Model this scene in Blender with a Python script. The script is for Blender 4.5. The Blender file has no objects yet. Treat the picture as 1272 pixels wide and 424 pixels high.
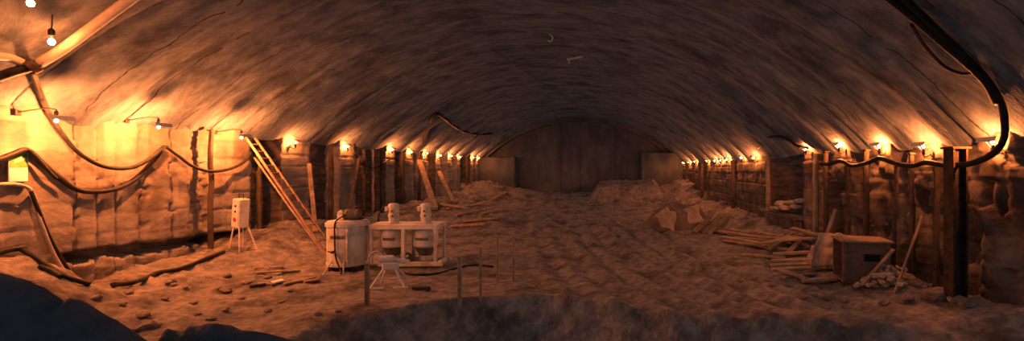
import bpy, bmesh, math, random
from mathutils import Vector, Matrix, noise
R_ = random.Random(11)
S = bpy.context.scene
COL = S.collection
PI = math.pi

# ---------------------------------------------------------------- camera
F, VX, VY, EYE = 600.0, 750.0, 208.0, 2.8
cam_d = bpy.data.cameras.new('camera'); cam = bpy.data.objects.new('camera', cam_d); COL.objects.link(cam)
cam.location = (0, 0, EYE); cam.rotation_euler = (PI/2, 0, 0)
cam_d.sensor_width = 36; cam_d.lens = 36*F/1272
cam_d.shift_x = (636-VX)/1272; cam_d.shift_y = (VY-212)/1272
cam_d.clip_start = .05; cam_d.clip_end = 300
S.camera = cam
def ray(px, py): return Vector(((px-VX)/F, 1.0, (VY-py)/F))
def at(px, py, Y): 
    r = ray(px, py); return Vector((r.x*Y, Y, EYE+r.z*Y))
def pix_floor(px, py, z=0.0):
    r = ray(px, py); return at(px, py, (z-EYE)/r.z)

# ---------------------------------------------------------------- tunnel section
XL, XR, ZL, ZR, YB = -11.3, 7.13, 4.02, 3.50, 46.0
def circ(a, b, c):
    ax, ay = a; bx, by = b; cx, cy = c
    d = 2*(ax*(by-cy)+bx*(cy-ay)+cx*(ay-by))
    ux = ((ax*ax+ay*ay)*(by-cy)+(bx*bx+by*by)*(cy-ay)+(cx*cx+cy*cy)*(ay-by))/d
    uy = ((ax*ax+ay*ay)*(cx-bx)+(bx*bx+by*by)*(ax-cx)+(cx*cx+cy*cy)*(bx-ax))/d
    return ux, uy, math.hypot(ax-ux, ay-uy)
CX, CZ, CR = circ((XL, ZL), (-2.2, 7.55), (XR, ZR))
def ceil_z(x):
    v = CR*CR-(x-CX)**2
    return CZ+math.sqrt(max(v, 0))
def sstep(a, b, x):
    t = min(1, max(0, (x-a)/(b-a))); return t*t*(3-2*t)
def bump(x, c, w): return math.exp(-((x-c)/w)**2)
def fr(x, y, z, o=4): return noise.fractal(Vector((x, y, z)), 1.0, 2.0, o)

LAMP_L = [(70,150),(197,158),(300,171),(367,177),(432,182),(487,186),(511,189),(531,191),(547,193),(561,194),(572,195),(588,196),(595,196.5),(604,197)]
LAMP_R = [(1233,177),(1147,182),(1092,182),(1042,181),(1001,185),(936,196),(921,196),(903,198),(895,199),(888,199.5),(878,200),(863,201),(855,202),(848,202.5)]
XLL, XRL = -11.15, 7.0                      # lamp lines, a little off the wall
LL = [at(px, py, F*(XLL+(.58 if i < 3 else 0))/(px-VX)) for i, (px, py) in enumerate(LAMP_L)]
LR = [at(px, py, F*XRL/(px-VX)) for px, py in LAMP_R]
YL = [p.y for p in LL]; YR = [p.y for p in LR]

def floor_z(x, y):
    z = 0.0
    # banks of earth along the walls
    bl = .34+.5*bump(y, 17, 3.0)+.25*sstep(22, 30, y)
    bl += .65*sstep(10.1, 9.2, y)
    z += bl*sstep(-8.6, -11.0, x) if y < 14 else bl*sstep(-8.0, -10.9, x)
    z += (.22+.35*sstep(13, 20, y))*sstep(5.2, 7.0, x)
    z += .55*bump(x, -8.2, 2.4)*bump(y, 27, 6)
    z += .45*bump(x, -4.5, 2.2)*bump(y, 24, 3.5)
    # bench of earth in front of the headwall
    z += 1.15*sstep(36, 37.2, y)*sstep(-1.2, -.2, x)*(1-sstep(4.0, 4.6, x)) + .35*sstep(33, 42, y)
    z += .75*sstep(32, 40, y)*sstep(3.0, 5.5, x)
    z += .5*sstep(34, 40, y)*sstep(-5.0, -9.0, x)
    # ground falls away towards the camera, a drop shaped to keep the foreground dark
    crest = 8.7+1.5*bump(x, -1.5, 2.4)-.5*sstep(2.5, 5, x)
    z -= 1.7*min(1, max(0, crest+.15*fr(x*.6, 3, 1, 2)-y)/.8)*sstep(-5.2, -3.9, x)*(1-.85*sstep(3.4, 6.0, x))
    z += .12*bump(y, crest, .8)*sstep(-5.2, -3.9, x)
    # wheel ruts, curving from the right front to the middle distance
    yy = max(y, 6)
    xc = 4.6*math.exp(-(yy-7.5)/9.0)-1.0
    u = x-xc
    rut = 0
    for c, w, d in ((-1.9,.22,.09),(-1.2,.18,.10),(-.4,.24,.12),(.35,.2,.10),(1.1,.26,.13),(1.75,.2,.10),(2.5,.25,.10),(-2.7,.2,.07),(-3.5,.25,.07)):
        rut -= d*bump(u+.25*fr(y*.3, c, 3, 2), c, w); rut += d*.6*bump(u, c+w*1.7, w)
    z += rut*sstep(6.5, 9, y)*(1-sstep(20, 28, y))*.9
    # clods
    rough = .45+.75*sstep(-6, -9.5, x)+.5*sstep(3.6, 6, x)+.9*sstep(19, 24, y)
    k = min(1, 14/max(y, 7))
    z += .14*rough*fr(x*.7, y*.7, 0, 3)+.065*rough*fr(x*2.6, y*2.6, 5, 3)+.03*k*rough*fr(x*8, y*8, 9, 2)
    return z
def on_floor(px, py):
    """where the view ray through (px, py) meets the ground"""
    y = 6.0; r = ray(px, py)
    while y < YB:
        p = at(px, py, y)
        if p.x < XL+.12 or p.x > XR+1.2: return p
        if p.z <= floor_z(p.x, p.y): return Vector((p.x, p.y, floor_z(p.x, p.y)))
        y += .03
    return at(px, py, YB)
def shell(px, py, off=.1):
    """the point of the vault or a side wall seen at (px, py), pulled off the surface"""
    y = 4.0
    while y < YB:
        p = at(px, py, y)
        if p.x < XL+off or p.x > XR-off or p.z > ceil_z(p.x)-off*1.3: return p
        y += .03
    return at(px, py, YB-.3)

# ---------------------------------------------------------------- materials
def mat(name, c1, c2, scale=4.0, rough=.85, bumpv=.3, stretch=(1,1,1), metal=0.0, dirt=None, dirt_scale=1.2, bscale=None, detail=6, lo=.35, hi=.65):
    m = bpy.data.materials.new(name); m.use_nodes = True
    nt = m.node_tree; N = nt.nodes; L = nt.links
    b = N['Principled BSDF']; b.inputs['Roughness'].default_value = rough; b.inputs['Metallic'].default_value = metal
    b.inputs['Specular IOR Level'].default_value = .25
    tc = N.new('ShaderNodeTexCoord'); mp = N.new('ShaderNodeMapping'); mp.inputs['Scale'].default_value = stretch
    L.new(tc.outputs['Object'], mp.inputs['Vector'])
    nz = N.new('ShaderNodeTexNoise'); nz.inputs['Scale'].default_value = scale; nz.inputs['Detail'].default_value = detail; nz.inputs['Roughness'].default_value = .62
    L.new(mp.outputs[0], nz.inputs['Vector'])
    cr = N.new('ShaderNodeValToRGB'); cr.color_ramp.elements[0].position = lo; cr.color_ramp.elements[1].position = hi
    cr.color_ramp.elements[0].color = (*c1, 1); cr.color_ramp.elements[1].color = (*c2, 1)
    L.new(nz.outputs['Fac'], cr.inputs['Fac'])
    out = cr.outputs['Color']
    if dirt:
        n2 = N.new('ShaderNodeTexNoise'); n2.inputs['Scale'].default_value = dirt_scale; n2.inputs['Detail'].default_value = 8; n2.inputs['Roughness'].default_value = .7
        L.new(mp.outputs[0], n2.inputs['Vector'])
        r2 = N.new('ShaderNodeValToRGB'); r2.color_ramp.elements[0].position = .48; r2.color_ramp.elements[1].position = .64
        L.new(n2.outputs['Fac'], r2.inputs['Fac'])
        mx = N.new('ShaderNodeMix'); mx.data_type = 'RGBA'; mx.inputs['B'].default_value = (*dirt, 1) if False else (0,0,0,1)
        mx.inputs[7].default_value = (*dirt, 1)
        L.new(r2.outputs['Color'], mx.inputs[0]); L.new(out, mx.inputs[6]); out = mx.outputs[2]
    L.new(out, b.inputs['Base Color'])
    if bumpv:
        bm = N.new('ShaderNodeBump'); bm.inputs['Strength'].default_value = bumpv; bm.inputs['Distance'].default_value = .03
        n3 = N.new('ShaderNodeTexNoise'); n3.inputs['Scale'].default_value = bscale or scale*3; n3.inputs['Detail'].default_value = 5
        L.new(mp.outputs[0], n3.inputs['Vector']); L.new(n3.outputs['Fac'], bm.inputs['Height']); L.new(bm.outputs[0], b.inputs['Normal'])
    return m
M = {}
M['vault'] = mat('board_marked_concrete_vault', (.08,.103,.132), (.21,.222,.24), 2.2, .9, .8, (.75, 1.5, .75), dirt=(.055,.062,.075), dirt_scale=.75, bscale=9, detail=9)  # bluish tint of the ambient light is put into the concrete colour
def joints(m, period, width, dark):
    """thin wandering construction joints running round the arch"""
    nt = m.node_tree; N = nt.nodes; L = nt.links; b = N['Principled BSDF']
    tc = N.new('ShaderNodeTexCoord'); sp = N.new('ShaderNodeSeparateXYZ'); L.new(tc.outputs['Object'], sp.inputs[0])
    nz = N.new('ShaderNodeTexNoise'); nz.inputs['Scale'].default_value = .9; nz.inputs['Detail'].default_value = 7; L.new(tc.outputs['Object'], nz.inputs['Vector'])
    def mth(op, a, b_=None):
        n = N.new('ShaderNodeMath'); n.operation = op
        for i, v in enumerate((a, b_)):
            if v is None: continue
            if isinstance(v, (int, float)): n.inputs[i].default_value = v
            else: L.new(v, n.inputs[i])
        return n.outputs[0]
    y = mth('ADD', sp.outputs['Y'], mth('MULTIPLY', nz.outputs['Fac'], .55))
    f = mth('ABSOLUTE', mth('SUBTRACT', mth('FRACT', mth('DIVIDE', y, period)), .5))
    k = mth('MULTIPLY', mth('LESS_THAN', f, width/period), mth('GREATER_THAN', nz.outputs['Fac'], .44))
    mx = N.new('ShaderNodeMix'); mx.data_type = 'RGBA'; mx.inputs[7].default_value = (*dark, 1)
    src = b.inputs['Base Color'].links[0].from_socket
    L.new(k, mx.inputs[0]); L.new(src, mx.inputs[6]); L.new(mx.outputs[2], b.inputs['Base Color'])
joints(M['vault'], 1.24, .014, (.03,.03,.033))
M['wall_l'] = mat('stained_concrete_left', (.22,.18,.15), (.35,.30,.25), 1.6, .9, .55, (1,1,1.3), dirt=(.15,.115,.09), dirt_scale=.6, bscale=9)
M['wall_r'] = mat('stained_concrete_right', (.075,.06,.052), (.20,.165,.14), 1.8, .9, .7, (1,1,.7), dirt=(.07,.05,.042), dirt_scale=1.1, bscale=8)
M['head'] = mat('headwall_concrete', (.055,.065,.08), (.11,.118,.135), 1.0, .9, .4, (1,1,.5), bscale=6)  # blue of the ambient light carried by this base colour too
M['earth'] = mat('trampled_earth', (.16,.14,.13), (.38,.315,.27), 4.5, .95, 1.3, (1,1,1), dirt=(.085,.072,.066), dirt_scale=.9, bscale=13)
M['mound'] = mat('blue_black_spoil', (.075,.092,.118), (.11,.128,.155), 4, .95, .8, bscale=18)  # backlit darkness and bluish ambient of the heaps put into the colour
M['rock'] = mat('broken_rock', (.16,.12,.10), (.36,.28,.22), 5, .9, .7)
M['wood'] = mat('weathered_timber', (.24,.16,.105), (.48,.35,.24), 3, .8, .5, (1,1,1), bscale=22)
M['wood_d'] = mat('dark_wet_timber', (.045,.033,.026), (.12,.085,.065), 3, .85, .5, bscale=18)
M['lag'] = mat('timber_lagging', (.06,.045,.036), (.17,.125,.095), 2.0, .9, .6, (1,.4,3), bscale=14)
M['ladder'] = mat('ladder_wood', (.24,.14,.09), (.40,.25,.17), 6, .7, .2)
M['steel_d'] = mat('dark_rusty_steel', (.03,.025,.022), (.09,.06,.045), 6, .6, .3, metal=.3)
M['cream'] = mat('cream_painted_steel', (.70,.62,.50), (.84,.77,.64), 3, .5, .12, dirt=(.50,.40,.30), dirt_scale=2.2)
M['grey_m'] = mat('grimy_motor_grey', (.10,.085,.07), (.22,.18,.14), 8, .55, .15)
M['black'] = mat('black_rubber', (.012,.011,.011), (.03,.027,.025), 8, .55, .15)
M['hose'] = mat('pale_hose', (.40,.33,.26), (.55,.46,.37), 6, .55, .1)
M['tarp'] = mat('dusty_tarpaulin', (.34,.24,.17), (.58,.44,.32), 2.5, .7, .4)
M['tarp_d'] = mat('dirty_tarpaulin', (.13,.095,.075), (.26,.19,.145), 2.5, .8, .5)
M['ink'] = mat('faded_brown_paint', (.16,.10,.06), (.26,.17,.10), 6, .6, .05)
M['sack'] = mat('cement_sack_paper', (.40,.31,.23), (.58,.46,.35), 5, .85, .3)
M['white'] = mat('white_paint', (.70,.66,.60), (.82,.78,.72), 4, .5, .08)
M['paper'] = mat('white_card', (.72,.70,.66), (.80,.78,.74), 6, .7, .05)
M['green'] = mat('green_print', (.10,.30,.05), (.16,.42,.09), 6, .6, .05)
M['red'] = mat('red_button', (.45,.06,.03), (.55,.09,.05), 6, .4, .05)
M['crate'] = mat('crate_board', (.17,.105,.075), (.28,.18,.125), 3, .8, .4, (1,1,4))
def emis(name, col, st):
    m = bpy.data.materials.new(name); m.use_nodes = True; nt = m.node_tree
    b = nt.nodes['Principled BSDF']; b.inputs['Base Color'].default_value = (*col, 1); b.inputs['Emission Color'].default_value = (*col, 1); b.inputs['Emission Strength'].default_value = st
    return m
LAMPC = (1.0, .25, .058)
M['bulb_near'] = emis('lit_bulb_glass_strong', LAMPC, 18000)
M['bulb'] = emis('lit_bulb_glass', LAMPC, 4600)
M['bulb_hung'] = emis('lit_hung_bulb_glass', LAMPC, 560)
M['bulb_r'] = emis('lit_bulb_glass_dimmer', LAMPC, 4600)

# ---------------------------------------------------------------- mesh helpers
class MB:
    def __init__(s): s.v = []; s.f = []
    def add(s, vs, fs):
        o = len(s.v); s.v += [Vector(p) for p in vs]; s.f += [tuple(o+i for i in f) for f in fs]; return s
    def box(s, c, d, rot=None, bev=.0):
        """box of size d about c, edges chamfered"""
        bm = bmesh.new(); bmesh.ops.create_cube(bm, size=1)
        bmesh.ops.scale(bm, vec=d, verts=bm.verts)
        if bev: bmesh.ops.bevel(bm, geom=bm.edges[:], offset=bev, segments=1, affect='EDGES')
        mt = (rot.to_4x4() if rot else Matrix.Identity(4)); mt = Matrix.Translation(Vector(c)) @ mt
        bm.transform(mt); bm.verts.index_update()
        s.add([v.co.copy() for v in bm.verts], [[v.index for v in f.verts] for f in bm.faces]); bm.free(); return s
    def bar(s, a, b, w, t=None, up=Vector((0,0,1)), bev=None):
        a = Vector(a); b = Vector(b); t = t or w
        d = (b-a); L = d.length; d.normalize()
        x = d.cross(up)
        if x.length < 1e-3: x = d.cross(Vector((1,0,0)))
        x.normalize(); y = x.cross(d)
        rot = Matrix((x, d, y)).transposed()
        return s.box((a+b)/2, (w, L, t), rot, bev if bev is not None else min(w, t)*.12)
    def tube(s, pts, r, n=8, r2=None):
        pts = [Vector(p) for p in pts]; k = len(pts)
        ring = []; prev = None
        for i, p in enumerate(pts):
            d = (pts[min(i+1, k-1)]-pts[max(i-1, 0)]).normalized()
            if prev is None:
                x = d.cross(Vector((0,0,1)))
                if x.length < 1e-3: x = d.cross(Vector((1,0,0)))
            else: x = prev-d*prev.dot(d)
            x.normalize(); prev = x; y = d.cross(x)
            rr = r if r2 is None else r+(r2-r)*i/(k-1)
            ring.append([p+(x*math.cos(2*PI*j/n)+y*math.sin(2*PI*j/n))*rr for j in range(n)])
        vs = [v for q in ring for v in q]
        fs = [(i*n+j, i*n+(j+1)%n, (i+1)*n+(j+1)%n, (i+1)*n+j) for i in range(k-1) for j in range(n)]
        fs += [tuple(range(n-1, -1, -1)), tuple((k-1)*n+j for j in range(n))]
        return s.add(vs, fs)
    def lathe(s, prof, c=(0,0,0), n=28, rot=None):
        c = Vector(c); vs = []; fs = []
        for r, z in prof:
            for j in range(n):
                p = Vector((r*math.cos(2*PI*j/n), r*math.sin(2*PI*j/n), z))
                vs.append(c+(rot @ p if rot else p))
        for i in range(len(prof)-1):
            for j in range(n): fs.append((i*n+j, i*n+(j+1)%n, (i+1)*n+(j+1)%n, (i+1)*n+j))
        fs.append(tuple(range(n-1, -1, -1))); fs.append(tuple((len(prof)-1)*n+j for j in range(n)))
        return s.add(vs, fs)
    def rock(s, c, r, seed, sq=(1,1,.7), sub=2):
        bm = bmesh.new(); bmesh.ops.create_icosphere(bm, subdivisions=sub, radius=1)
        for v in bm.verts:
            k = 1+.42*noise.noise(v.co*1.3+Vector((seed*3.1, seed, 0)))+.15*noise.noise(v.co*3.5+Vector((seed, 7, 0)))
            v.co = Vector((v.co.x*sq[0], v.co.y*sq[1], v.co.z*sq[2]))*(k*r)+Vector(c)
        bm.verts.index_update()
        s.add([v.co.copy() for v in bm.verts], [[v.index for v in f.verts] for f in bm.faces]); bm.free(); return s
    def build(s, name, m, parent=None, smooth=False, org=None):
        me = bpy.data.meshes.new(name)
        org = Vector(org) if org is not None else Vector((0,0,0))
        me.from_pydata([v-org for v in s.v], [], s.f); me.validate(); me.update()
        bm = bmesh.new(); bm.from_mesh(me); bmesh.ops.recalc_face_normals(bm, faces=bm.faces[:]); bm.to_mesh(me); bm.free()
        me.materials.append(m)
        if smooth:
            for p in me.polygons: p.use_smooth = True
        o = bpy.data.objects.new(name, me); COL.objects.link(o); o.location = org
        if parent: o.parent = parent
        return o
def tag(o, label=None, cat=None, group=None, kind=None):
    if label: o['label'] = label
    if cat: o['category'] = cat
    if group: o['group'] = group
    if kind: o['kind'] = kind
    return o
def thing(name, label, cat, loc=(0,0,0), rz=0, group=None):
    o = bpy.data.objects.new(name, None); COL.objects.link(o); o.empty_display_size = .1
    o.location = loc; o.rotation_euler = (0,0,rz); return tag(o, label, cat, group)
def dup(o, loc, rot=None, label=None):
    c = o.copy(); COL.objects.link(c); c.location = loc
    if rot is not None: c.rotation_euler = rot
    if label: c['label'] = label
    for ch in list(o.children):
        d = ch.copy(); COL.objects.link(d); d.parent = c
        for g in list(ch.children):
            e = g.copy(); COL.objects.link(e); e.parent = d
    return c
def spline(pts, n=8):
    P = [Vector(p) for p in pts]; P = [P[0]*2-P[1]]+P+[P[-1]*2-P[-2]]; out = []
    for i in range(1, len(P)-2):
        a, b, c, d = P[i-1:i+3]
        for k in range(n):
            t = k/n
            out.append(.5*((2*b)+(c-a)*t+(2*a-5*b+4*c-d)*t*t+(3*b-a-3*c+d)*t**3))
    out.append(P[-2]); return out
ORD = ['first','second','third','fourth','fifth','sixth','seventh','eighth','ninth','tenth','eleventh','twelfth','thirteenth','fourteenth','fifteenth','sixteenth']

# ---------------------------------------------------------------- setting
def grid(us, vs, fn, name, m, flip=False, smooth=True):
    V = [fn(u, v) for u in us for v in vs]; n = len(vs)
    Fc = [((i*n+j), (i+1)*n+j, (i+1)*n+j+1, i*n+j+1) for i in range(len(us)-1) for j in range(n-1)]
    if flip: Fc = [f[::-1] for f in Fc]
    me = bpy.data.meshes.new(name); me.from_pydata(V, [], Fc); me.update(); me.materials.append(m)
    if smooth:
        for p in me.polygons: p.use_smooth = True
    o = bpy.data.objects.new(name, me); COL.objects.link(o); return tag(o, kind='structure')
def ys(y0=-9.0, y1=46.0, k=.0062):
    a = []; y = y0
    while y < y1: a.append(y); y += max(.05, k*y) if y > 7 else .28
    return a+[y1]
YS = ys()
def lin(a, b, n): return [a+(b-a)*i/(n-1) for i in range(n)]

# vault: scalloped between the lamps, board marks run round the arch
def ridge(y, Ys):
    """0 under a lamp, 1 half way between two lamps"""
    for a, b in zip(Ys, Ys[1:]):
        if a <= y < b:
            t = (y-a)/(b-a); w = min(1, (b-a)/2.0)
            return w*abs(math.sin(PI*t))**1.6
    return 0
TH0 = math.atan2(ZL-CZ, XL-CX); TH1 = math.atan2(ZR-CZ, XR-CX)
def vault_pt(y, t):
    th = TH0+(TH1-TH0)*t
    if y > 7:
        side = 1-sstep(.08, .34, t) if t < .5 else sstep(.66, .92, t)
        d = -(.17+.10*sstep(16, 24, y))*side*ridge(y, YL if t < .5 else YR)
    else: d = 0
    k = int(math.floor(y/.62)); q = random.Random(k*7+1)
    d += q.uniform(-.014, .014)
    d += .06*fr(y*.4, th*3, 1, 3)+.03*fr(y*1.6, th*12, 3, 4)
    if abs((y % 1.86)-.05) < .05: d += .05
    # a hole broken into the haunch at the near left end
    d += .8*bump(y, 8.5, .45)*bump(t, .018, .028)+.5*bump(y, 8.0, .3)*bump(t, .115, .02)
    r = CR+d
    return Vector((CX+r*math.cos(th), y, CZ+r*math.sin(th)))
grid(YS, lin(-.012, 1.012, 190), vault_pt, 'ceiling', M['vault'])

def boards(y, z, h, seed):
    j = int(math.floor(z/h)); q = random.Random(j*31+seed*101)
    g = (z/h) % 1
    return q.uniform(0, 1), (g < .16)
# (from px, to px, depth behind the pier face, board height, board relief): left wall
def yl(px): return F*XL/(px-VX)
def yr(px): return F*XR/(px-VX)
SEG_L = [(yl(36), yl(98), 0, .5, .01), (yl(98), yl(180), .06, .42, .012), (yl(180), yl(238), 0, .55, .008), (yl(238), yl(262), .22, .3, .05),
         (yl(262), yl(286), .12, .5, .03), (yl(286), yl(313), 0, .5, .02), (yl(313), yl(353), .55, .28, .10), (yl(353), yl(389), .05, .4, .12), (yl(389), yl(421), .5, .26, .12),
         (yl(421), yl(443), 0, .4, .06), (yl(443), yl(479), .5, .24, .12)]
for y in YL[5:]: SEG_L.append((y-.55, y+.75, 0, .4, .05))
def segd(segs, y, far):
    for i, s in enumerate(segs):
        if s[0] <= y < s[1]: return i, s
    return 99, far
def wall_l(y, t):
    z = -.5+(ZL+.5)*t
    if y < yl(36):
        i, s = 50, (0, 0, .12, .5, .02)
    else: i, s = segd(SEG_L, y, (0, 0, .45, .26, .12))
    r, g = boards(y, z, s[3], i)
    near = s[2] < .1 and y < 13.4
    d = s[2]+s[4]*r+((.012 if near else .035) if g else 0)
    d += (.028 if near else .05)*fr(y*1.2, z*1.2, 2, 3)+(.009 if near else .02)*fr(y*5, z*5, 4, 2)
    if s[2] > .3: d += .22*max(0, fr(y*1.1, z*.7, 8, 3))
    for px in (98, 127, 150, 180, 215, 238, 262):              # upright cracks in the near panels
        if abs(y-yl(px)-.06*fr(0, z*2, px, 2)) < .04: d += .10
    if y < 15.2:                                               # broken lower edge, hollow beneath it
        e = .93+.09*fr(y*1.6, 3, 3, 2)-.03*(y-12)
        gp = .26+.14*fr(y*1.3, 9, 2, 2)
        if e-gp < z < e and y > yl(74): d += .8
        elif z <= e-gp: d += .05+.09*fr(y*2, z*2, 6, 3)
    if y < yl(38):
        d += .9*bump(y, 8.4, .75)*sstep(3.05, 3.25, z)*(1-sstep(3.6, 3.75, z))
    return Vector((XL-max(d, -.06), y, z))
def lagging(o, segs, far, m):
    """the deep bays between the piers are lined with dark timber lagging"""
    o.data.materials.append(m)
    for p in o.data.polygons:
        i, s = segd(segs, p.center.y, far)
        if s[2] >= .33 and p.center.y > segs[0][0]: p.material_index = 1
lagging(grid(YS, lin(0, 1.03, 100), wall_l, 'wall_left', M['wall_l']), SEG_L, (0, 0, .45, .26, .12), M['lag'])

SEG_R = [(yr(1256), yr(1212), 0, .5, .05), (yr(1212), yr(1166), .25, .5, .06), (yr(1166), yr(1120), .05, .45, .08), (yr(1120), yr(1108), .35, .3, .08), (yr(1108), yr(1074), .05, .5, .1),
         (yr(1074), yr(1054), .4, .3, .1), (yr(1054), yr(1030), .05, .5, .1), (yr(1030), yr(1012), .35, .3, .1), (yr(1012), yr(996), 0, .5, .08), (yr(996), yr(956), 1.15, .3, .10),
         (yr(956), yr(914), 0, .5, .08)]
for y in YR[7:]: SEG_R.append((y-.7, y+.9, 0, .4, .05))
def wall_r(y, t):
    z = -.5+(ZR+.5)*t
    if y < yr(1256): i, s = 50, (0, 0, 1.3, .5, .1)
    else: i, s = segd(SEG_R, y, (0, 0, .6, .28, .12))
    r, g = boards(y, z, s[3], i+40)
    d = s[2]+s[4]*r+(.04 if g else 0)+.06*fr(y*1.3, z*1.3, 12, 3)+.03*fr(y*5, z*5, 14, 2)
    if y < 17:                                                 # spalled patches below the lamps
        k = fr(y*1.3, z*1.5, 31, 3)
        d += .28*sstep(.12, .3, k)*sstep(3.2, 2.6, z)
        d += .30*sstep(2.75, 1.6, z)*(0 if s[2] > 1 else 1)*sstep(-.3, .1, fr(y*.8, z*.3, 22, 2))
    return Vector((XR+max(d, -.06), y, z))
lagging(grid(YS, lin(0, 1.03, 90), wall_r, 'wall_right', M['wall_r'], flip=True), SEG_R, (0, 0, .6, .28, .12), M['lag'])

# floor
def fy():
    a = []; y = -9.0
    while y < 46.5: a.append(y); y += .35 if y < 5.5 else max(.055, .0075*y)
    return a+[46.5]
grid(fy(), lin(-13.2, 9.0, 250), lambda y, x: Vector((x, y, floor_z(x, y))), 'floor', M['earth'], flip=True)

# headwall closing the far end: inner face, ring step, two buttress returns and a joint
hb = MB()
def headwall():
    n = 60; ringo = []; ringi = []
    for i in range(n+1):
        th = TH0+(TH1-TH0)*i/n
        ringo.append((CX+(CR+.3)*math.cos(th), CZ+(CR+.3)*math.sin(th))); ringi.append((CX+(CR-.42)*math.cos(th), CZ+(CR-.42)*math.sin(th)))
    vs = []; fs = []
    for a, b in zip(ringo, ringi): vs += [(a[0], 45.4, a[1]), (b[0], 45.4, b[1]), (b[0], 46.4, b[1])]
    for i in range(n):
        fs += [(i*3, i*3+1, i*3+4, i*3+3), (i*3+1, i*3+2, i*3+5, i*3+4)]
    hb.add(vs, fs)
    hb.box((-2.1, 46.7, 3.5), (21, .5, 9.5))
    hb.box((-10.0, 45.7, 1.6), (3.4, 1.4, 4.3), bev=.05)
    hb.box((5.5, 45.5, 1.7), (4.0, 1.8, 4.9), bev=.05)
    for x in (-2.4, -.7, 1.2, -4.2): hb.box((x, 46.4, 3.3), (.14, .14, 8.2))
    for z in (1.8, 3.4, 5.0): hb.box((-2, 46.43, z), (12, .06, .08))
headwall(); tag(hb.build('wall_back', M['head']), kind='structure')

# ---------------------------------------------------------------- lamps
def bulb_prof(r): return [(r*.05,-r*1.25),(r*.55,-r*1.08),(r*.9,-r*.6),(r,0),(r*.86,r*.5),(r*.55,r*1.0),(r*.4,r*1.35)]
def make_lamp(side, bm, r=.026, reach=.14, up=True):
    """side -1: bracket reaches to the left wall, 1: to the right wall"""
    t = thing('bulb_lamp', '', 'lamp', (0,0,0))
    k = -1 if up else 1                                       # bulbs close to the wall stand upright in their sockets
    MB().lathe([(a, k*z) for a, z in bulb_prof(r)], (0,0,0), 14).build('bulb', bm, t, True)
    MB().lathe([(a, k*z) for a, z in ((.026,.04),(.032,.06),(.032,.17),(.02,.19))], (0,0,0), 12).build('socket', M['black'], t, True)
    h = MB(); u = Vector((-side*math.cos(.37), 0, math.sin(.37))); v = Vector((side*math.sin(.37), 0, math.cos(.37)))
    c = u*.14; h.box(c, (.006, .44, .095), Matrix((-u*side, (0,1,0), v)).transposed(), .002)
    h.tube([c-v*.03*(k < 0)+v*.03*(k > 0), (0,0,k*.12)], .005, 5)
    h.build('added_baffle', M['white'], t)  # baffle plate added to each wall lamp to keep light off the crown
    b = MB(); b.tube(spline([(0,0,k*.18),(side*.02,0,k*.22),(side*.4*reach,0,k*.23),(side*(reach+.06),0,k*.16)], 4), .012, 6); b.box((side*(reach+.04),0,k*.15), (.02,.10,.12), bev=.004)
    b.build('bracket', M['steel_d'], t)
    return t
for pts, side, bm, wn in ((LL, -1, M['bulb_near'], 'left'), (LR, 1, M['bulb_r'], 'right')):
    base = None
    for i, p in enumerate(pts):
        lab = ('lit bare bulb lamp on the %s wall, %s from the front' % (wn, ORD[i])).replace('first from the front', 'nearest the camera')
        if i == len(pts)-1: lab = 'lit bare bulb lamp on the %s wall, farthest, beside the headwall' % wn
        if base is None:
            base = make_lamp(side, bm, .026, .7 if side < 0 else .14, side > 0); base.location = p; tag(base, lab, 'lamp', 'bulb lamps along the %s wall' % wn)
        else:
            if side < 0 and i == 3:                            # the farther lamps burn dimmer, close to the wall
                base = make_lamp(side, M['bulb'], .026, .14); base.location = p; tag(base, lab, 'lamp', 'bulb lamps along the left wall')
            else: dup(base, p, None, lab)
for (px, py, lab) in ((64,52,'lit bare bulb hanging from the vault above the pale hose'), (38,4,'lit bare bulb at the very top left, high on the vault')):
    p = shell(px, py, .34)
    t = thing('bulb_lamp', lab, 'lamp', p, 0, 'bulb lamps hung from the vault')
    MB().lathe(bulb_prof(.045), (0,0,0), 14).build('bulb', M['bulb_hung'], t, True)
    MB().lathe([(.04,.1),(.045,.13),(.045,.2),(.02,.23)], (0,0,0), 12).build('socket', M['black'], t, True)
    MB().tube([(0,0,.22),(.01,0,.32),(0,.01,ceil_z(p.x)-p.z+.05)], .01, 6).build('cord', M['black'], t)

# ---------------------------------------------------------------- cables and hoses
def cable(name, px, r, m, label, cat, off=.12, group=None, n=8):
    pts = [shell(q[0], q[1], q[2] if len(q) > 2 else off) for q in px]
    return tag(MB().tube(spline(pts, n), r, 8).build(name, m, None, True), label, cat, group)
cable('hose', [(-230,92),(-120,70),(-50,64),(-6,69),(12,72),(27,78),(40,83)], .075, M['hose'], 'short pale hose end at the left edge, above the black pipe', 'hose', .22)
cable('hose', [(48,79),(75,63),(105,41),(140,15),(172,-8)], .085, M['hose'], 'long thick pale hose slung up the vault at top left', 'hose', .26)
cable('pipe', [(-230,170),(-120,134),(-8,98),(15,90),(36,84),(47,80)], .085, M['black'], 'thick black pipe at the left edge joining the pale hose', 'pipe', .30)
tag(MB().tube([shell(36,84.5,.3), shell(46,80,.3)], .13, 10).build('pipe_coupling', M['steel_d']), 'dark coupling clamped where hose and black pipe meet', 'coupling')
cable('cable', [(40,88),(50,115),(62,143),(78,167),(95,187),(117,202),(140,209),(165,208),(185,198),(204,182)], .045, M['black'], 'black cable hanging from the coupling in a long loop to the second left lamp', 'cable', .22)
cable('cable', [(206,182),(222,194),(240,207),(262,213),(285,210),(302,202),(312,190)], .042, M['black'], 'black cable looped between the second and third left lamps', 'cable', .24)
cable('cable', [(-260,185),(-150,215),(-70,212),(-6,199),(15,192),(34,187),(55,205),(75,222),(97,236),(125,238),(152,232),(176,216),(203,184)], .055, M['black'], 'thick black cable sagging low across the near left panels', 'cable', .09)
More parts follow.
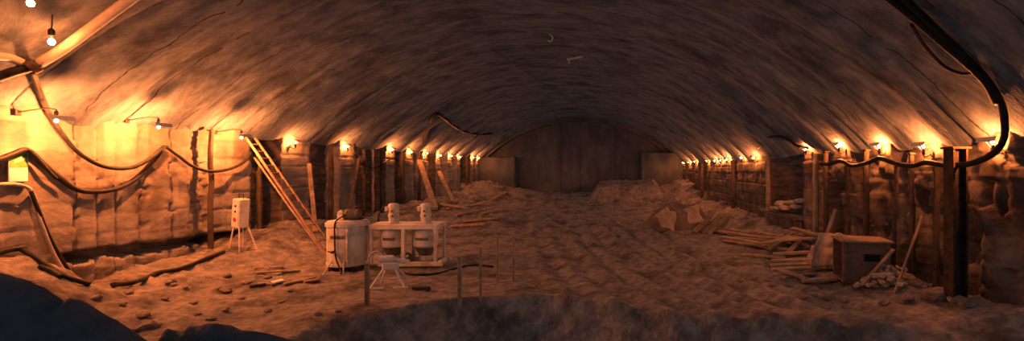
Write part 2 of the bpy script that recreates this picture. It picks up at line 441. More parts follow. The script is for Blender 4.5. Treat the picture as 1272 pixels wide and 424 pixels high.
cable('cable', [(37,186),(50,200),(62,214),(70,222)], .03, M['black'], 'thin black lead taped beside the low sagging cable', 'cable', .2)
cable('conduit', [(-200,224),(-90,228),(-6,229),(18,229),(34,233),(42,245),(52,280),(66,315),(82,342)], .035, M['hose'], 'pale conduit bent over and running down the near left wall', 'conduit', .10)
cable('conduit', [(38,236),(48,262),(60,292),(74,318),(90,344)], .035, M['black'], 'dark conduit slanting down beside the pale one at left', 'conduit', .10)
cable('cable', [(440,190),(452,206),(468,208),(480,200),(490,196)], .035, M['black'], 'cable looped between the fifth and sixth left lamps', 'cable')
cable('cable', [(524,182),(531,163),(540,143),(552,147),(563,156),(578,164),(596,167),(612,166)], .085, M['black'], 'dark cable slung in a peak over the far left lamps', 'cable', .16)
cable('cable', [(1118,-6),(1150,24),(1185,58),(1212,84),(1232,108),(1244,130),(1248,152,0.42),(1246,174,0.42),(1232,192,0.42),(1203,204,0.42),(1172,205,0.42),(1150,202,0.42),(1132,206,0.42),(1112,203,0.42),(1093,197,0.42),(1075,203,0.42),(1058,206,0.42),(1044,200,0.42),(1030,204,0.42),(1020,204,0.42)], .058, M['black'], 'heavy black cable dropping from the vault and looped along the right lamps', 'cable', .16)
cable('cable', [(1100,-6),(1135,22),(1172,54),(1205,82),(1226,104),(1238,128)], .065, M['black'], 'black cable lying against the heavy cable high on the right vault', 'cable', .2)
cable('cable', [(1132,30),(1148,56),(1170,80),(1192,91),(1216,90)], .028, M['black'], 'thin black lead looped below the heavy cable at upper right', 'cable', .12)
cable('cable', [(942,184),(952,172),(966,170),(980,174),(990,181),(1003,184)], .05, M['black'], 'dark cable arched over the deep recess in the right wall', 'cable', .16)
cable('cable', [(610,62),(650,88),(690,114),(722,136),(733,143)], .03, M['grey_m'], 'thin grey wire running along the dark crown of the vault', 'cable', .1)
def ground_tube(name, px, r, m, label, cat, lift=0):
    pts = [on_floor(a, b)+Vector((0,0,r*.8+lift)) for a, b in px]
    return tag(MB().tube(spline(pts, 6), r, 8).build(name, m, None, True), label, cat)
ground_tube('hose', [(140,357),(160,356),(180,350),(196,342),(218,338),(238,333),(256,324),(268,319),(278,315)], .05, M['black'], 'black hose lying along the foot of the left bank', 'hose')
ground_tube('pipe', [(26,312),(46,324),(66,338),(84,347),(112,357)], .045, M['black'], 'dark pipe slanting down the bank at the left edge', 'pipe')
ground_tube('pipe', [(-40,326),(-4,318),(14,313),(30,311)], .06, M['black'], 'short dark pipe lying level at the left edge', 'pipe')
ground_tube('pipe', [(50,334),(62,341),(76,347)], .045, M['black'], 'short dark pipe lying below the slanting one', 'pipe')
ground_tube('hose', [(498,341),(520,343),(545,341),(568,335),(592,331),(612,333)], .03, M['black'], 'black hose trailing from the mixer rack across the floor', 'hose')

# marks in the crown
p = at(713, 72, 20.3)
b = MB(); b.bar(at(704,74,20.3), at(724,70,20.3), .10, .08); b.bar(at(707,73,20.3), at(707,79,20.3), .09, .06); b.bar(at(707,74,20.4), Vector((at(707,74,20.4).x, 20.4, ceil_z(at(707,74,20.4).x)-.02)), .04); 
tag(b.build('bracket', M['cream']), 'pale slanted bracket alone on the dark crown of the vault', 'bracket')
c = at(683, 47, 17.3); b = MB()
b.tube(spline([c+Vector((0,0,.35)), c+Vector((.02,0,.12)), c+Vector((.10,0,.02)), c+Vector((.04,0,-.12)), c+Vector((-.08,0,-.10))], 6), .028, 8)
tag(b.build('hook', M['cream'], None, True), 'small pale hook hanging from the dark crown of the vault', 'hook')

# ---------------------------------------------------------------- grout tank with mixer
def letters(mb, n, w, h, fn):
    """rows of small worn strokes, too blurred to read"""
    q = random.Random(5)
    for i in range(n):
        u = (i+.5)/n*w-w/2; s = w/n
        mb.add(*fn(u-s*.36, u-s*.14, -h/2, h/2)); mb.add(*fn(u+s*.10, u+s*.32, -h/2, h/2*q.uniform(.5, 1)))
        mb.add(*fn(u-s*.3, u+s*.3, (h*.3 if i % 2 else -h*.5), (h*.5 if i % 2 else -h*.3)))
def curved(r, dz, ang0):
    def fn(u0, u1, z0, z1):
        A = [(-u/r) for u in (u0, u1)]
        vs = []
        for a, z in ((A[0],z0),(A[1],z0),(A[1],z1),(A[0],z1)):
            for k in (0, .006): vs.append((math.sin(-a+ang0)*(r+k), -math.cos(-a+ang0)*(r+k), dz+z))
        o = [(0,2,4,6),(1,3,5,7),(0,1,3,2),(2,3,5,4),(4,5,7,6),(6,7,1,0)]
        return vs, o
    return fn
tp = pix_floor(432, 338); tp.y += .45; tp.x = (432-VX)/F*(tp.y); tp.z = floor_z(tp.x, tp.y)-.03
tank = thing('grout_tank', 'tall cream cylindrical mixing tank with a motor on its lid', 'tank', tp)
MB().lathe([(.5,.12),(.53,.14),(.53,.2),(.515,.22),(.515,1.18),(.55,1.2),(.555,1.29),(.53,1.31)], n=40).build('drum', M['cream'], tank, False)
MB().lathe([(.52,1.31),(.5,1.335),(.1,1.36),(.02,1.362)], n=40).build('lid', M['cream'], tank, True)
for a in (.7, 2.3, 4.0, 5.5): MB().box((.42*math.cos(a), .42*math.sin(a), .06), (.12,.12,.14), bev=.01).build('foot', M['steel_d'], tank)
b = MB(); b.box((-.12,-.1,1.47), (.17,.16,.24), bev=.02); b.lathe([(.05,1.58),(.05,1.62),(.02,1.63)], (-.12,-.1,0), 12); b.build('gear_case', M['cream'], tank)
rotx = Matrix.Rotation(PI/2, 3, 'Y')
mo = MB().lathe([(.06,-.2),(.13,-.18),(.14,-.1),(.14,.16),(.12,.2),(.05,.24)], (.16,-.06,1.52), 18, rotx).build('motor', M['grey_m'], tank)
b = MB()
for k in range(6): b.lathe([(.15,-.012),(.155,0),(.15,.012)], (.06+k*.04,-.06,1.52), 18, rotx)
b.build('cooling_fin', M['grey_m'], mo)
b = MB(); b.box((.16,.05,1.39), (.5,.16,.06), bev=.01); b.box((.3,-.02,1.66), (.16,.12,.07), bev=.01); b.tube(spline([(.2,-.05,1.66),(.32,-.1,1.72),(.52,0,1.6),(.72,.1,1.58)],5), .02, 6); b.build('motor_mount', M['steel_d'], tank)
MB().tube(spline([(.05,-.2,1.5),(-.02,-.42,1.42),(-.05,-.55,1.3),(-.05,-.56,.9),(-.04,-.56,.55),(.03,-.62,.35),(.2,-.75,.12),(.28,-.85,.03)],5), .02, 8).build('power_cable', M['black'], tank, True)
b = MB(); b.tube([(.24,-.485,.2),(.24,-.485,1.18)], .022, 8)
for z in (.4,.8,1.1): b.box((.24,-.48,z), (.08,.05,.05), bev=.008)
b.build('riser_pipe', M['cream'], tank)
b = MB(); b.tube([(-.1,-.5,.55),(-.1,-.62,.55)], .035, 10); b.bar((-.2,-.62,.58), (.02,-.62,.52), .03); b.build('drain_valve', M['steel_d'], tank)
b = MB(); letters(b, 9, .42, .09, curved(.516, .93, -.06)); tag(b.build('lettering', M['ink'], tank), 'worn dark lettering')
for k, (x0, x1) in enumerate(((-.16,-.24), (.16,.3))): MB().bar((x0,-.5,.3), (x1,-.8,-.02), .028).build('prop_leg', M['cream'], tank)

# ---------------------------------------------------------------- twin mixer rack
rp = pix_floor(500, 334); rp.y += .4; rp.x = (508-VX)/F*rp.y; rp.z = floor_z(rp.x, rp.y)
rack = thing('mixer_rack', 'cream steel rack holding two mixing drums with motors on top', 'mixer', rp, R_.uniform(0,0)+.03)
W, D, H = 1.86, .8, 1.13
b = MB()
for y in (-D/2, D/2):
    b.bar((-W/2,y,H), (W/2,y,H), .09, .10); b.bar((-W/2+.25,y,.12), (W/2+.14,y,.12), .10, .12)
for x in (-W/2+.04, 0, W/2-.04): b.bar((x,-D/2,H), (x,D/2,H), .09, .09)
for x in (-.6, W/2): b.bar((x,-D/2,.12), (x,D/2,.12), .09, .1)
b.build('frame', M['cream'], rack)
b = MB(); b.box((-.02,0,H+.065), (W+.06,D+.08,.03), bev=.006); b.build('deck', M['cream'], rack)
for x in (-W/2+.05, 0, W/2-.06):
    for y in (-D/2, D/2): MB().bar((x,y,.14), (x,y,H-.04), .10 if x == 0 else .075).build('post', M['cream'], rack)
for k, x in enumerate((-.42, .48)):
    dr = MB().lathe([(.30,.55),(.335,.6),(.335,1.0),(.35,1.02),(.35,1.07),(.3,1.08)], (x,-.02,0), 32).build('drum', M['cream'], rack)
    MB().lathe([(.14,.26),(.16,.28),(.2,.36),(.31,.55),(.3,.56)], (x,-.02,0), 28).build('cone', M['grey_m'], dr)
    MB().lathe([(.17,.17),(.19,.18),(.19,.30),(.15,.31)], (x,-.02,0), 24).build('outlet', M['cream'], dr)
    b = MB(); f0 = curved(.336, .8, -.05)
    def off(u0, u1, z0, z1, f0=f0, x=x):
        v, f = f0(u0, u1, z0, z1); return [(p[0]+x, p[1]-.02, p[2]) for p in v], f
    letters(b, 9, .38, .08, off); tag(b.build('lettering', M['ink'], dr), 'worn dark lettering')
    mt = MB().lathe([(.17,1.21),(.17,1.24),(.135,1.26),(.135,1.38),(.15,1.39),(.15,1.47),(.135,1.48),(.135,1.66),(.15,1.67),(.15,1.73),(.11,1.77),(.02,1.78)], (x,-.02,0), 24).build('motor', M['cream'], rack)
    b = MB(); b.box((x-.17,-.04,1.62), (.1,.14,.14), bev=.015); b.build('terminal_box', M['cream'], mt)
    for xx, zz in ((x, 1.56), (x+.02, 1.43)): MB().lathe([(.03,-.01),(.03,.012)], (xx,-.165,zz), 10, Matrix.Rotation(PI/2,3,'X')).build('plate', M['grey_m'], mt)
b = MB(); b.tube(spline([(-.15,-.3,.18),(-.05,-.3,.32),(.1,-.3,.4),(.22,-.3,.22)],5), .03, 8); b.lathe([(.08,.17),(.08,.36),(.05,.38)], (.16,-.25,0), 14); b.build('valve', M['grey_m'], rack)
MB().tube(spline([(-.55,-.02,1.72),(-.72,.0,1.66),(-.86,.05,1.45),(-.9,.1,1.24)],5), .018, 6).build('power_cable', M['black'], rack)

# ---------------------------------------------------------------- white stand in front
sp = on_floor(486, 357)
st = thing('pump_stand', 'small white splay-legged pump stand before the mixer rack', 'stand', sp, .2)
b = MB(); b.box((-.02,0,.50), (.34,.2,.18), bev=.03); b.lathe([(.02,-.18),(.09,-.16),(.09,.14),(.05,.18)], (-.1,0,.66), 14, rotx); b.build('pump_body', M['white'], st)
b = MB(); b.bar((-.34,0,.74), (.42,-.05,.60), .05); b.bar((-.22,.08,.66), (.34,.08,.52), .04); b.build('handle', M['white'], st)
for a, c in (((-.15,-.06,.44),(-.42,-.2,.0)), ((.1,-.06,.44),(.36,-.24,.0)), ((-.12,.06,.44),(-.3,.3,.0)), ((.12,.06,.44),(.42,.26,.0))):
    MB().bar(a, c, .045).build('leg', M['white'], st)
b = MB(); b.bar((-.44,-.2,.02), (-.1,-.22,.02), .05); b.bar((.1,-.24,.02), (.42,-.24,.02), .05); b.bar((-.3,-.14,.24), (.26,-.16,.22), .03); b.build('brace', M['white'], st)
MB().tube(spline([(-.16,0,.74),(-.32,.05,.84),(-.5,.1,.72),(-.56,.15,.4),(-.5,.2,.1)],6), .025, 8).build('hose', M['hose'], st, True)
b = MB(); p = on_floor(522, 361); b.bar(p+Vector((-.18,.02,.04)), p+Vector((.22,-.05,.05)), .09, .06); b.lathe([(.05,0),(.06,.02),(.05,.09)], p+Vector((.2,-.05,0)), 12)
tag(b.build('pipe_wrench', M['steel_d']), 'dark metal fitting lying right of the white stand', 'tool')

# ---------------------------------------------------------------- stakes
def ground_at(px, py):
    return on_floor(px, py)
for px, y0, y1, w, m, lab in ((456,328,380,.075,'ladder','pale wooden stake before the cream tank, leftmost of the stakes'), (571,322,377,.075,'wood','thick wooden stake right of the mixer rack, second from the left'),
        (597,309,370,.05,'wood','slim wooden stake in the middle of the row of stakes'), (618,294,351,.05,'wood','tall slim stake, second from the right of the row'), (638,288,351,.055,'wood','tall slim stake, rightmost of the row')):
    g = ground_at(px, y1); h = (y1-y0)*g.y/F
    b = MB(); b.box(g+Vector((0,0,h/2-.08)), (w,w,h+.16), bev=.006)
    b.box(g+Vector((0,0,h+.0)), (w*1.12,w*1.12,.03), bev=.008)
    tag(b.build('stake', M[m], None, False, g), lab, 'stake', 'survey stakes in the floor')

# ---------------------------------------------------------------- control box on legs
cp = at(299, 300, 14.0); cp.z = floor_z(cp.x, cp.y)
cb = thing('control_box', 'cream electrical control box with buttons on splayed legs by the left wall', 'control box', cp, -.35)
top = at(299, 247, 14.0).z-cp.z; bot = at(299, 283, 14.0).z-cp.z; hh = top-bot; zc = (top+bot)/2
tilt = Matrix.Rotation(.09, 3, 'Y')
MB().box((0,0,zc), (.30,.30,hh), tilt, .02).build('cabinet', M['cream'], cb)
b = MB(); b.box((.002,-.155,zc), (.26,.015,hh*.94), tilt, .004); fp = b.build('door', M['white'], cb)
for k, (dz, r, m) in enumerate(((.26,.03,'black'), (.07,.028,'black'), (-.2,.06,'red'))):
    MB().lathe([(r,-.0),(r,.02),(r*.7,.03)], (.02+dz*.09,-.16,zc+dz*hh), 14, Matrix.Rotation(PI/2,3,'X')).build('button', M[m], fp)
b = MB(); b.tube([(-.08,0,top-.03),(-.07,0,top+.15),(.11,0,top+.13),(.12,0,top-.03)], .015, 6); b.build('carry_handle', M['steel_d'], cb)
for a, c in (((-.12,-.12,bot),(-.22,-.2,-.03)), ((.12,-.12,bot),(.28,-.22,-.03)), ((-.1,.12,bot),(-.2,.2,-.03)), ((.14,.12,bot),(.42,.2,-.03))):
    MB().bar(a, c, .035).build('leg', M['cream'], cb)

# ---------------------------------------------------------------- ladder
A0 = at(311, 171, F*-11.0/(311-VX)); B0 = pix_floor(421, 326, .1); B0.z = floor_z(B0.x, B0.y)
lad = thing('ladder', 'long wooden ladder leaning on the left wall behind the tank', 'ladder', B0)
sd = Vector((.05, 1, 0)).normalized()*.21
a = A0-B0
for s in (-1, 1): MB().bar(sd*s, a+sd*s*.86, .04, .065).build('rail', M['ladder'], lad)
n = 17
for i in range(1, n):
    q = a*(i/n); MB().tube([q-sd*.97, q+sd*.97], .018, 8).build('rung', M['ladder'], lad)
pl = [shell(316,196,.25), on_floor(404,318)+Vector((0,0,0))]
tag(MB().tube([pl[0], pl[0].lerp(pl[1],.5)+Vector((0,0,-.03)), pl[1]], .03, 8).build('pole', M['wood']), 'thin pole leaning beside the long ladder', 'pole')

# ---------------------------------------------------------------- notice on the left wall
p0 = shell(10, 190, .03); p1 = shell(33, 226, .03)
yA, yB = yl(9), yl(33); xw = XL-.04
zt, zb = EYE+(VY-190)*yB/F, EYE+(VY-226)*yA/F
no = thing('notice', 'white notice with a green panel fixed to the near left wall', 'sign', (XL+.02, (yA+yB)/2, (zt+zb)/2))
MB().box((0,0,0), (.025, yB-yA, zt-zb), bev=.004).build('board', M['paper'], no)
MB().box((.016,0,(zt-zb)*.22), (.008,(yB-yA)*.9,(zt-zb)*.46), bev=.002).build('green_panel', M['green'], no)
b = MB(); b.bar((.022,-.08,(zt-zb)*.18), (.022,.1,(zt-zb)*.3), .01, .05); b.build('marking', M['white'], no)

# ---------------------------------------------------------------- posts along the walls
def post(px, ytop, ybot, w, m, lab, side, off=.25, lean=0, fl=None):
    X = (XL+off) if side < 0 else (XR-off)
    Y = F*X/(px-VX); g = Vector((X, Y, floor_z(X, Y)))
    zt = EYE+(VY-ytop)*Y/F
    zt = min(zt, ceil_z(X)-.22)
    b = MB(); q = random.Random(px)
    n = 7; pts = [g+Vector((q.uniform(-.02,.02), q.uniform(-.02,.02)+lean*i/n, (zt-g.z+.1)*i/n-.1)) for i in range(n+1)]
    if m == 'steel_d':
        for dx, dy, sx, sy in ((-w*.45,0,w*.12,w), (w*.45,0,w*.12,w), (0,0,w*.9,w*.12)):
            b.box(g+Vector((dx,dy,(zt-g.z)/2-.05)), (sx,sy,zt-g.z+.1))
        b.box(g+Vector((0,0,zt-g.z)), (w*1.3,w*1.3,.04))
    else:
        for i in range(n): pass
        b.tube(pts, w/2, 8, w/2*.9)
        b.box(g+Vector((0,lean,zt-g.z-.02)), (w*.95,w*q.uniform(.95,1.3),.04), bev=.01)
    return tag(b.build('post', M[m], None, False, g), lab, 'post', 'posts along the %s wall' % ('left' if side < 0 else 'right'))
post(1187,184,384,.27,'steel_d','broad dark steel column nearest the camera on the right', 1, .42)
post(1163,196,350,.13,'wood_d','dark timber prop just beyond the broad steel column', 1, .15)
post(1135,190,352,.12,'wood_d','dark timber prop between the second and third right lamps', 1, .2, .1)
post(1110,206,345,.11,'wood_d','dark timber prop just before the third right lamp', 1, .16, -.12)
post(1076,186,335,.16,'wood_d','dark timber prop behind the crate, between third and fourth right lamps', 1, .2)
post(1056,200,330,.10,'wood_d','slim dark prop just before the fourth right lamp', 1, .16, .15)
post(1026,188,315,.16,'wood_d','dark timber prop just beyond the fourth right lamp', 1, .2)
post(1013,190,310,.2,'wood','pale timber prop at the corner of the deep right recess', 1, .3)
post(954,180,290,.2,'wood','pale timber prop at the far corner of the deep right recess', 1, .15)
post(910,200,270,.2,'wood_d','dark prop on the right wall just beyond the seventh lamp', 1, .2)
post(872,203,262,.25,'wood_d','dark prop on the far right wall near the last lamps', 1, .2)
post(262,150,300,.14,'wood_d','dark upright prop on the left between second and third lamps', -1, .08)
post(322,185,290,.16,'wood_d','dark upright prop just past the ladder top', -1, -.1)
post(411,180,290,.2,'wood_d','dark upright prop just before the fifth left lamp', -1, .12)
post(452,186,285,.16,'wood_d','dark upright prop just past the fifth left lamp', -1, .1)
post(463,186,282,.14,'wood','pale upright prop between the fifth and sixth left lamps', -1, .15)
post(474,186,280,.18,'wood_d','dark upright prop just before the sixth left lamp', -1, .12)
post(500,188,270,.2,'wood_d','dark upright prop between the sixth and seventh left lamps', -1, .12)
post(521,190,262,.2,'wood_d','dark upright prop between the seventh and eighth left lamps', -1, .12)
post(580,195,245,.3,'wood_d','dark upright prop in the gap before the last three left lamps', -1, .12)

# leaning timbers
def lean(pa, pb, w, m, lab, offa=.15, cat='timber', gr=None, oy=0):
    a = shell(*pa, offa) ; b_ = on_floor(*pb)
    mb = MB(); mb.bar(a, b_+Vector((0,0,w*.3)), w, w*.7); 
    d = (b_-a).normalized(); mb.bar(a-d*.05, a+d*.02, w*.9, w*.6)
    return tag(mb.build('timber', M[m]), lab, cat, gr)
lean((521,200),(541,262),.28,'wood','thick timber leaning on the far left wall, nearer of two', .2, gr='timbers leaning on the left wall')
lean((545,214),(563,254),.26,'wood','thick timber leaning on the far left wall, farther of two', .2, gr='timbers leaning on the left wall')
lean((1146,268),(1111,366),.05,'wood','thin pole leaning on the right wall beside the rubble', .2, 'pole')
lean((1038,262),(1018,322),.12,'wood','short timber leaning against the right wall behind the tarpaulin', .2)
lean((446,196),(430,283),.12,'wood_d','dark timber leaning on the left wall below the fifth lamp', .15)
lean((384,205),(392,290),.14,'wood','broken timber leaning on the left wall below the fourth lamp', .12)

# ---------------------------------------------------------------- crate, tarpaulin, rubble on the right
g = on_floor(1072, 352)
cr = thing('crate', 'large dark wooden crate open at its left end, by the right wall', 'crate', g, -.18)
W, D, H = .98, .75, .92
MB().box((.05,0,H/2), (W,.04,H), bev=.006).build('front_panel', M['crate'], cr).location
MB().box((.05,D,H/2), (W,.04,H), bev=.006).build('back_panel', M['crate'], cr)
MB().box((W/2+.03,D/2,H/2), (.04,D-.05,H), bev=.006).build('side_panel', M['crate'], cr)
MB().box((-W/2+.3,D/2,H/2), (.04,D-.05,H*.96), bev=.006).build('inner_panel', M['wood_d'], cr)
MB().box((.05,D/2,.03), (W,D,.05), bev=.006).build('base_panel', M['crate'], cr)
MB().box((.08,D/2-.03,H+.025), (W+.12,D+.14,.045), bev=.008).build('lid', M['ladder'], cr)
b = MB(); b.box((.18,-.03,H*.63), (.34,.02,.16), bev=.005); hp = b.build('hand_hole_shade', M['black'], cr)  # black plate stands in for the shade inside the hand hole
for x in (-W/2+.09, W/2+.01): MB().box((x,-.035,H/2), (.09,.03,H-.02), bev=.005).build('batten', M['crate'], cr)
pa = g+Vector((-.22,-.35,.03)); pb = at(1110, 310, g.y-.3)
tag(MB().bar(pa, pb, .10, .035).build('plank', M['wood']), 'plank propped diagonally across the front of the crate', 'plank')

def cloth(name, corners, nx, ny, amp, seed, m, lab, cat, sag=.0, thick=.012):
    """a sheet draped between four corners, with folds, given a thickness"""
    P = [Vector(c) for c in corners]; V = []
    for i in range(nx+1):
        for j in range(ny+1):
            u, v = i/nx, j/ny
            p = P[0].lerp(P[1], u).lerp(P[3].lerp(P[2], u), v)
            nrm = (P[1]-P[0]).cross(P[3]-P[0]).normalized()
            p += nrm*(amp*fr(u*3+seed, v*3, seed, 3)+amp*.8*math.sin(u*9+seed+2*v))
            p.z -= sag*math.sin(PI*u)*math.sin(PI*v)
            V.append(p)
    Fc = [(i*(ny+1)+j, (i+1)*(ny+1)+j, (i+1)*(ny+1)+j+1, i*(ny+1)+j+1) for i in range(nx) for j in range(ny)]
    o = MB().add(V, Fc).build(name, m, None, True)
    md = o.modifiers.new('thickness', 'SOLIDIFY'); md.thickness = thick
    return tag(o, lab, cat)
Yt = 12.6
cloth('tarpaulin', [at(1006,333,Yt-.45), at(1041,331,Yt-.1), at(1050,297,Yt+.2), at(1020,288,Yt+.1)], 18, 16, .10, 3, M['tarp'], 'bright crumpled sheet draped left of the crate', 'sheet')
cloth('tarpaulin', [at(1040,305,Yt), at(1062,300,Yt+.1), at(1056,292,Yt+.5), at(1030,290,Yt+.4)], 12, 10, .04, 8, M['tarp'], 'crumpled sheet lying over the crate top edge', 'sheet')

def rocks(name, n, fn, lab, group, cat, m, rr, sub=2):
    for i in range(n):
        p, r = fn(i)
        tag(MB().rock((0,0,0), r, i*1.7+len(lab), (1, R_.uniform(.75,1.2), R_.uniform(.6,.85)), sub).build(name, m, None, False), lab, cat, group).location = p
def rubble(i):
    px = R_.uniform(1062, 1124); t = (px-1062)/62
    py = R_.uniform(338, 366-8*abs(t-.4))
    g = on_floor(px, py); hgt = .34*math.exp(-((px-1096)/20)**2)*R_.random()
    r = R_.uniform(.055, .105)
    return g+Vector((0,0,r*.4+hgt)), r
rocks('stone', 74, rubble, 'fist-sized pale stone in the rubble heap before the crate', 'stones in the rubble heap', 'stone', M['sack'], 0, 1)

# loose rocks on the floor
SP = [(212,352,.10),(216,355,.07),(278,363,.11),(283,361,.07),(270,360,.06),(182,408,.16),(280,387,.07),(282,344,.09),(178,395,.1),(300,372,.06),(240,378,.07),(150,380,.08),(120,372,.09),(333,388,.06),(350,376,.05),(395,392,.06),(420,388,.05),
      (245,392,.06),(205,372,.06),(310,352,.08),(332,346,.08),(360,362,.05),(160,366,.07),(230,360,.05),(262,398,.07),(1168,350,.16),(1190,356,.18),(1208,362,.15),(1150,345,.13),(1222,372,.16),(1128,372,.1),(1098,378,.1),(1250,374,.12),(1050,376,.07),(1190,378,.12),(1166,372,.26),(1216,356,.20),(880,330,.1),(920,350,.08),(1000,372,.07),(960,356,.07),(760,350,.06),(700,345,.06)]
for i, (px, py, r) in enumerate(SP):
    g = on_floor(px, py)
    if g.x > 6.7: g = Vector((6.7, g.y, floor_z(6.7, g.y)))
    side = 'left' if px < 450 else ('right' if px > 1040 else 'middle')
    tag(MB().rock((0,0,0), r, i*2.3+1, (1.2, 1, .65)).build('rock', M['rock'], None, False), 'loose clod of rock on the earth floor at the %s' % side, 'rock', 'loose rocks at the %s' % side).location = g+Vector((0,0,r*.25))

# tarp heap
g = on_floor(845, 290)
b = MB()
n = 26; V = []; 
def heap(u, v):
    a = 2*PI*u; r = v
    x = 1.75*r*math.cos(a); y = 1.1*r*math.sin(a)
    z = 1.22*(1-r**2.2)+.16*fr(x*1.2, y*1.2, 40, 3)*(1-r)*2.2+.05*math.sin(a*9)*r
    return Vector((x, y, max(z, -.1)))
vs = [heap(i/40, j/14) for j in range(15) for i in range(40)]
fs = [(j*40+i, j*40+(i+1)%40, (j+1)*40+(i+1)%40, (j+1)*40+i) for j in range(14) for i in range(40)]
o = MB().add(vs, fs).build('tarpaulin', M['tarp_d'], None, True); o.location = on_floor(845, 286)+Vector((.1,.9,-.05))
tag(o, 'humped tarpaulin covering a heap on the far right floor', 'tarpaulin')
Yh = g.y
cloth('tarpaulin', [at(812,270,Yh-1.0), at(836,290,Yh-1.2), at(842,268,Yh-.9), at(828,258,Yh-.5)], 12, 10, .12, 13, M['tarp'], 'loose flap of sheeting at the left of the covered heap', 'sheet')
cloth('tarpaulin', [at(850,258,Yh-.6), at(857,279,Yh-1.1), at(874,277,Yh-1.0), at(866,255,Yh-.4)], 10, 10, .10, 17, M['tarp'], 'loose flap of sheeting at the right of the covered heap', 'sheet')

# planks: (px1, py1, px2, py2, width, thickness, lift)
PL = [(862,290,884,268,.30,.05,.05),(872,290,898,266,.28,.05,.12),(880,292,905,266,.26,.05,.2),(868,288,886,262,.25,.05,.3),(886,290,906,272,.25,.05,.1),(892,289,908,270,.22,.05,.3),
      (892,290,955,300,.24,.06,.02),(896,295,948,305,.22,.06,.02),(905,288,965,296,.20,.05,.14),(900,300,960,310,.22,.06,.02),(912,298,985,306,.18,.05,.16),(925,306,980,314,.22,.06,.02),(936,292,990,304,.2,.05,.2),
      (940,312,995,300,.2,.06,.18),(962,306,992,288,.18,.06,.16),(950,304,1000,310,.22,.05,.2),(948,316,1002,306,.2,.05,.22),(920,318,975,322,.2,.06,.02),(905,310,950,318,.2,.05,.02),
      (960,320,1034,317,.26,.07,.34),(958,326,1036,324,.28,.07,.22),(956,332,1038,329,.28,.07,.11),(958,337,1034,335,.26,.07,.0),(962,315,1028,310,.24,.06,.44),
      (996,351,1040,349,.22,.07,.0),(972,346,1010,342,.18,.05,.0),(968,340,1002,352,.16,.05,.06),(985,300,1020,312,.2,.05,.3),(975,296,1012,304,.18,.05,.4),(1000,330,1030,338,.2,.05,.12)]
LAID = []
def seg_gap(a, b, c, d):
    best = 9
    for k in range(13):
        p = a.lerp(b, k/12)
        for m in range(13):
            q = c.lerp(d, m/12); best = min(best, (p.xy-q.xy).length)
    return best
for i, (x1, y1, x2, y2, w, t, lf) in enumerate(PL):
    a = on_floor(x1, y1); b_ = on_floor(x2, y2)
    if abs(a.y-b_.y) > 5: b_ = at(x2, y2, a.y+.6)
    need = 0
    if i < 6: b_ = at(x2, y2, a.y+.55)
    for (c, d, w2, t2, l2) in LAID:
        if i > 5 and seg_gap(a, b_, c, d) < (w+w2)*.5: need = max(need, l2+t2+.006)
    lf = min(need, .5)
    LAID.append((a.copy(), b_.copy(), w, t, lf))
    a = a+Vector((0,0,t/2+lf)); b_ = b_+Vector((0,0,t/2+lf))
    grp = 'boards stacked against the covered heap' if i < 6 else ('planks in the squared stack left of the crate' if 19 <= i < 24 else 'planks in the scattered lumber pile')
    lab = ('board leaning in the sheaf right of the covered heap' if i < 6 else 'plank in the squared stack left of the crate' if 19 <= i < 24 else 'rough plank in the scattered lumber pile on the right')
    tag(MB().bar(a, b_, w, t).build('plank', M['wood'], None, False, a), lab, 'plank', grp)
for (x1, y1, x2, y2, w) in ((955,312,983,290,.18),(978,318,1006,286,.16),(992,306,966,296,.16),(1000,336,1012,306,.15)):
    a = on_floor(x1, y1)+Vector((0,0,.05)); b_ = at(x2, y2, a.y+.9)
    tag(MB().bar(a, b_, w, .05).build('plank', M['wood'], None, False, a), 'plank sticking up out of the lumber pile on the right', 'plank', 'planks sticking up from the lumber pile')
# scrap boards at the left
for i, (x1, y1, x2, y2, w, lab, m) in enumerate(((316,336,352,334,.12,'plank lying on the earth before the left bank','wood'), (318,341,372,338,.12,'long plank lying on the earth left of the tank','wood'), (300,353,340,356,.10,'plank lying at the foot of the left bank','wood'),
        (338,354,352,350,.22,'pale scrap of board on the earth left of the tank','paper'), (352,356,392,347,.12,'plank slanting towards the tank on the earth','wood'), (378,352,396,350,.16,'short board lying just left of the tank','ladder'), (310,358,330,355,.09,'short dark batten on the earth at the left','wood_d'))):
    a = on_floor(x1, y1)+Vector((0,0,.035)); b_ = on_floor(x2, y2)+Vector((0,0,.035))
    tag(MB().bar(a, b_, w, .04).build('plank', M[m], None, False, a), lab, 'plank', 'scrap boards at the left')

# sacks and boards in the deep right recess
for i, (px, py, Y) in enumerate(((966,259,18.6),(978,258,18.3),(990,257,18.0),(972,253,18.5),(985,252,18.2),(998,250,17.9))):
    c = at(px, py, Y+1.2)
    o = MB().rock((0,0,0), .27, i*3.3+9, (1.25, .8, .42), 2).build('sack', M['sack'], None, True); o.location = c
    tag(o, 'full sack stacked on the ledge in the deep right recess', 'sack', 'sacks in the right recess')
lz = at(980, 262, 19.4).z
b = MB(); b.box((XR+.45, 19.5, lz/2-.12), (1.3, 4.2, lz-.05), bev=.03); b.box((XR+.4, 19.5, lz-.14), (1.45, 4.4, .08), bev=.02)
tag(b.build('ledge', M['wall_r']), 'low ledge carrying sacks in the deep right recess', 'ledge')

# debris in the dark middle distance, left
DB = [(556,262,600,256),(566,270,612,262),(585,258,628,248),(600,268,640,258),(575,278,620,274),(560,284,604,282),(610,250,630,240),(546,256,580,262)]
for i, (x1, y1, x2, y2) in enumerate(DB):
    a = on_floor(x1, y1); b_ = on_floor(x2, y2)
    if (a-b_).length > 6: b_ = a+(b_-a).normalized()*4
    a.z += .1; b_.z += .12
    tag(MB().bar(a, b_, .22, .08).build('plank', M['wood'], None, False, a), 'plank lying in the dark rubble behind the mixer rack', 'plank', 'planks behind the mixer rack')

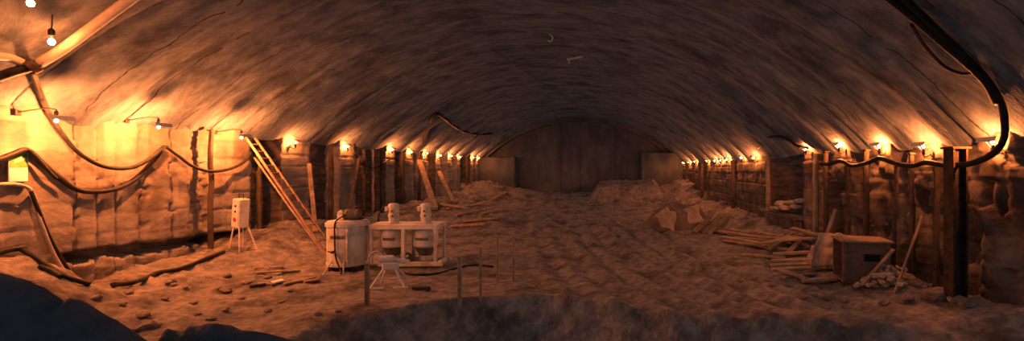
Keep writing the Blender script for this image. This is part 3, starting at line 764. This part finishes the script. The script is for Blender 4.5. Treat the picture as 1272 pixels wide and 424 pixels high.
# ---------------------------------------------------------------- dark spoil heaps in the foreground
def mound(name, outline, Y, depth, lab, amp, seed):
    """heap whose crest follows the outline; front and back slopes run down to the ground"""
    n = 80; V = []; m = 14
    def top(px):
        for (a, ya), (b, yb) in zip(outline, outline[1:]):
            if a <= px <= b: return ya+(yb-ya)*(px-a)/(b-a)
        return outline[-1][1]
    x0, x1 = outline[0][0], outline[-1][0]
    for i in range(n+1):
        px = x0+(x1-x0)*i/n; c = at(px, top(px), Y)
        for j in range(-m, m+1):
            t = j/m; y = Y+t*depth*(1 if j > 0 else 1.3)
            fall = 1-abs(t)**1.25
            z0 = -1.8
            z = z0+(c.z-z0)*fall + amp*fr(c.x*2.4+seed, y*2.4, seed, 4)*(1 if j else .35)
            if j: z = min(z, c.z-abs(t)*.22+amp*.4*abs(fr(c.x*4, y*4, seed, 2)) )
            V.append((c.x, y, z))
    w = 2*m+1
    Fc = [(i*w+j, (i+1)*w+j, (i+1)*w+j+1, i*w+j+1) for i in range(n) for j in range(w-1)]
    return tag(MB().add(V, Fc).build(name, M['mound'], None, True), lab, 'mound')
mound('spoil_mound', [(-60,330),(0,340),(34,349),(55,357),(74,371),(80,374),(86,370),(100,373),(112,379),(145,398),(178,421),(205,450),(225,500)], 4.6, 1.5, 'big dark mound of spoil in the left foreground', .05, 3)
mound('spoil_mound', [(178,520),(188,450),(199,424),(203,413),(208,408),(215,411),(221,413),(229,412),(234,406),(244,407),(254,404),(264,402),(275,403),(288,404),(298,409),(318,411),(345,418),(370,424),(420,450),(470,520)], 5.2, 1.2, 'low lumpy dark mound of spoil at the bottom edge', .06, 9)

# ---------------------------------------------------------------- sky light from the open end behind the camera, plus an added ambient fill
w = bpy.data.worlds.new('dusk'); S.world = w; w.use_nodes = True
bg = w.node_tree.nodes['Background']; bg.inputs[0].default_value = (.30,.48,.85,1); bg.inputs[1].default_value = .16
S.cycles.use_fast_gi = True; S.cycles.fast_gi_method = 'ADD'; w.light_settings.ao_factor = 0.06; w.light_settings.distance = 1.5
S.cycles.diffuse_bounces = 1; S.cycles.max_bounces = 4
S.view_settings.view_transform = 'Standard'; S.view_settings.look = 'None'
S.view_settings.exposure = 0; S.view_settings.gamma = 1; S.view_settings.use_curve_mapping = False
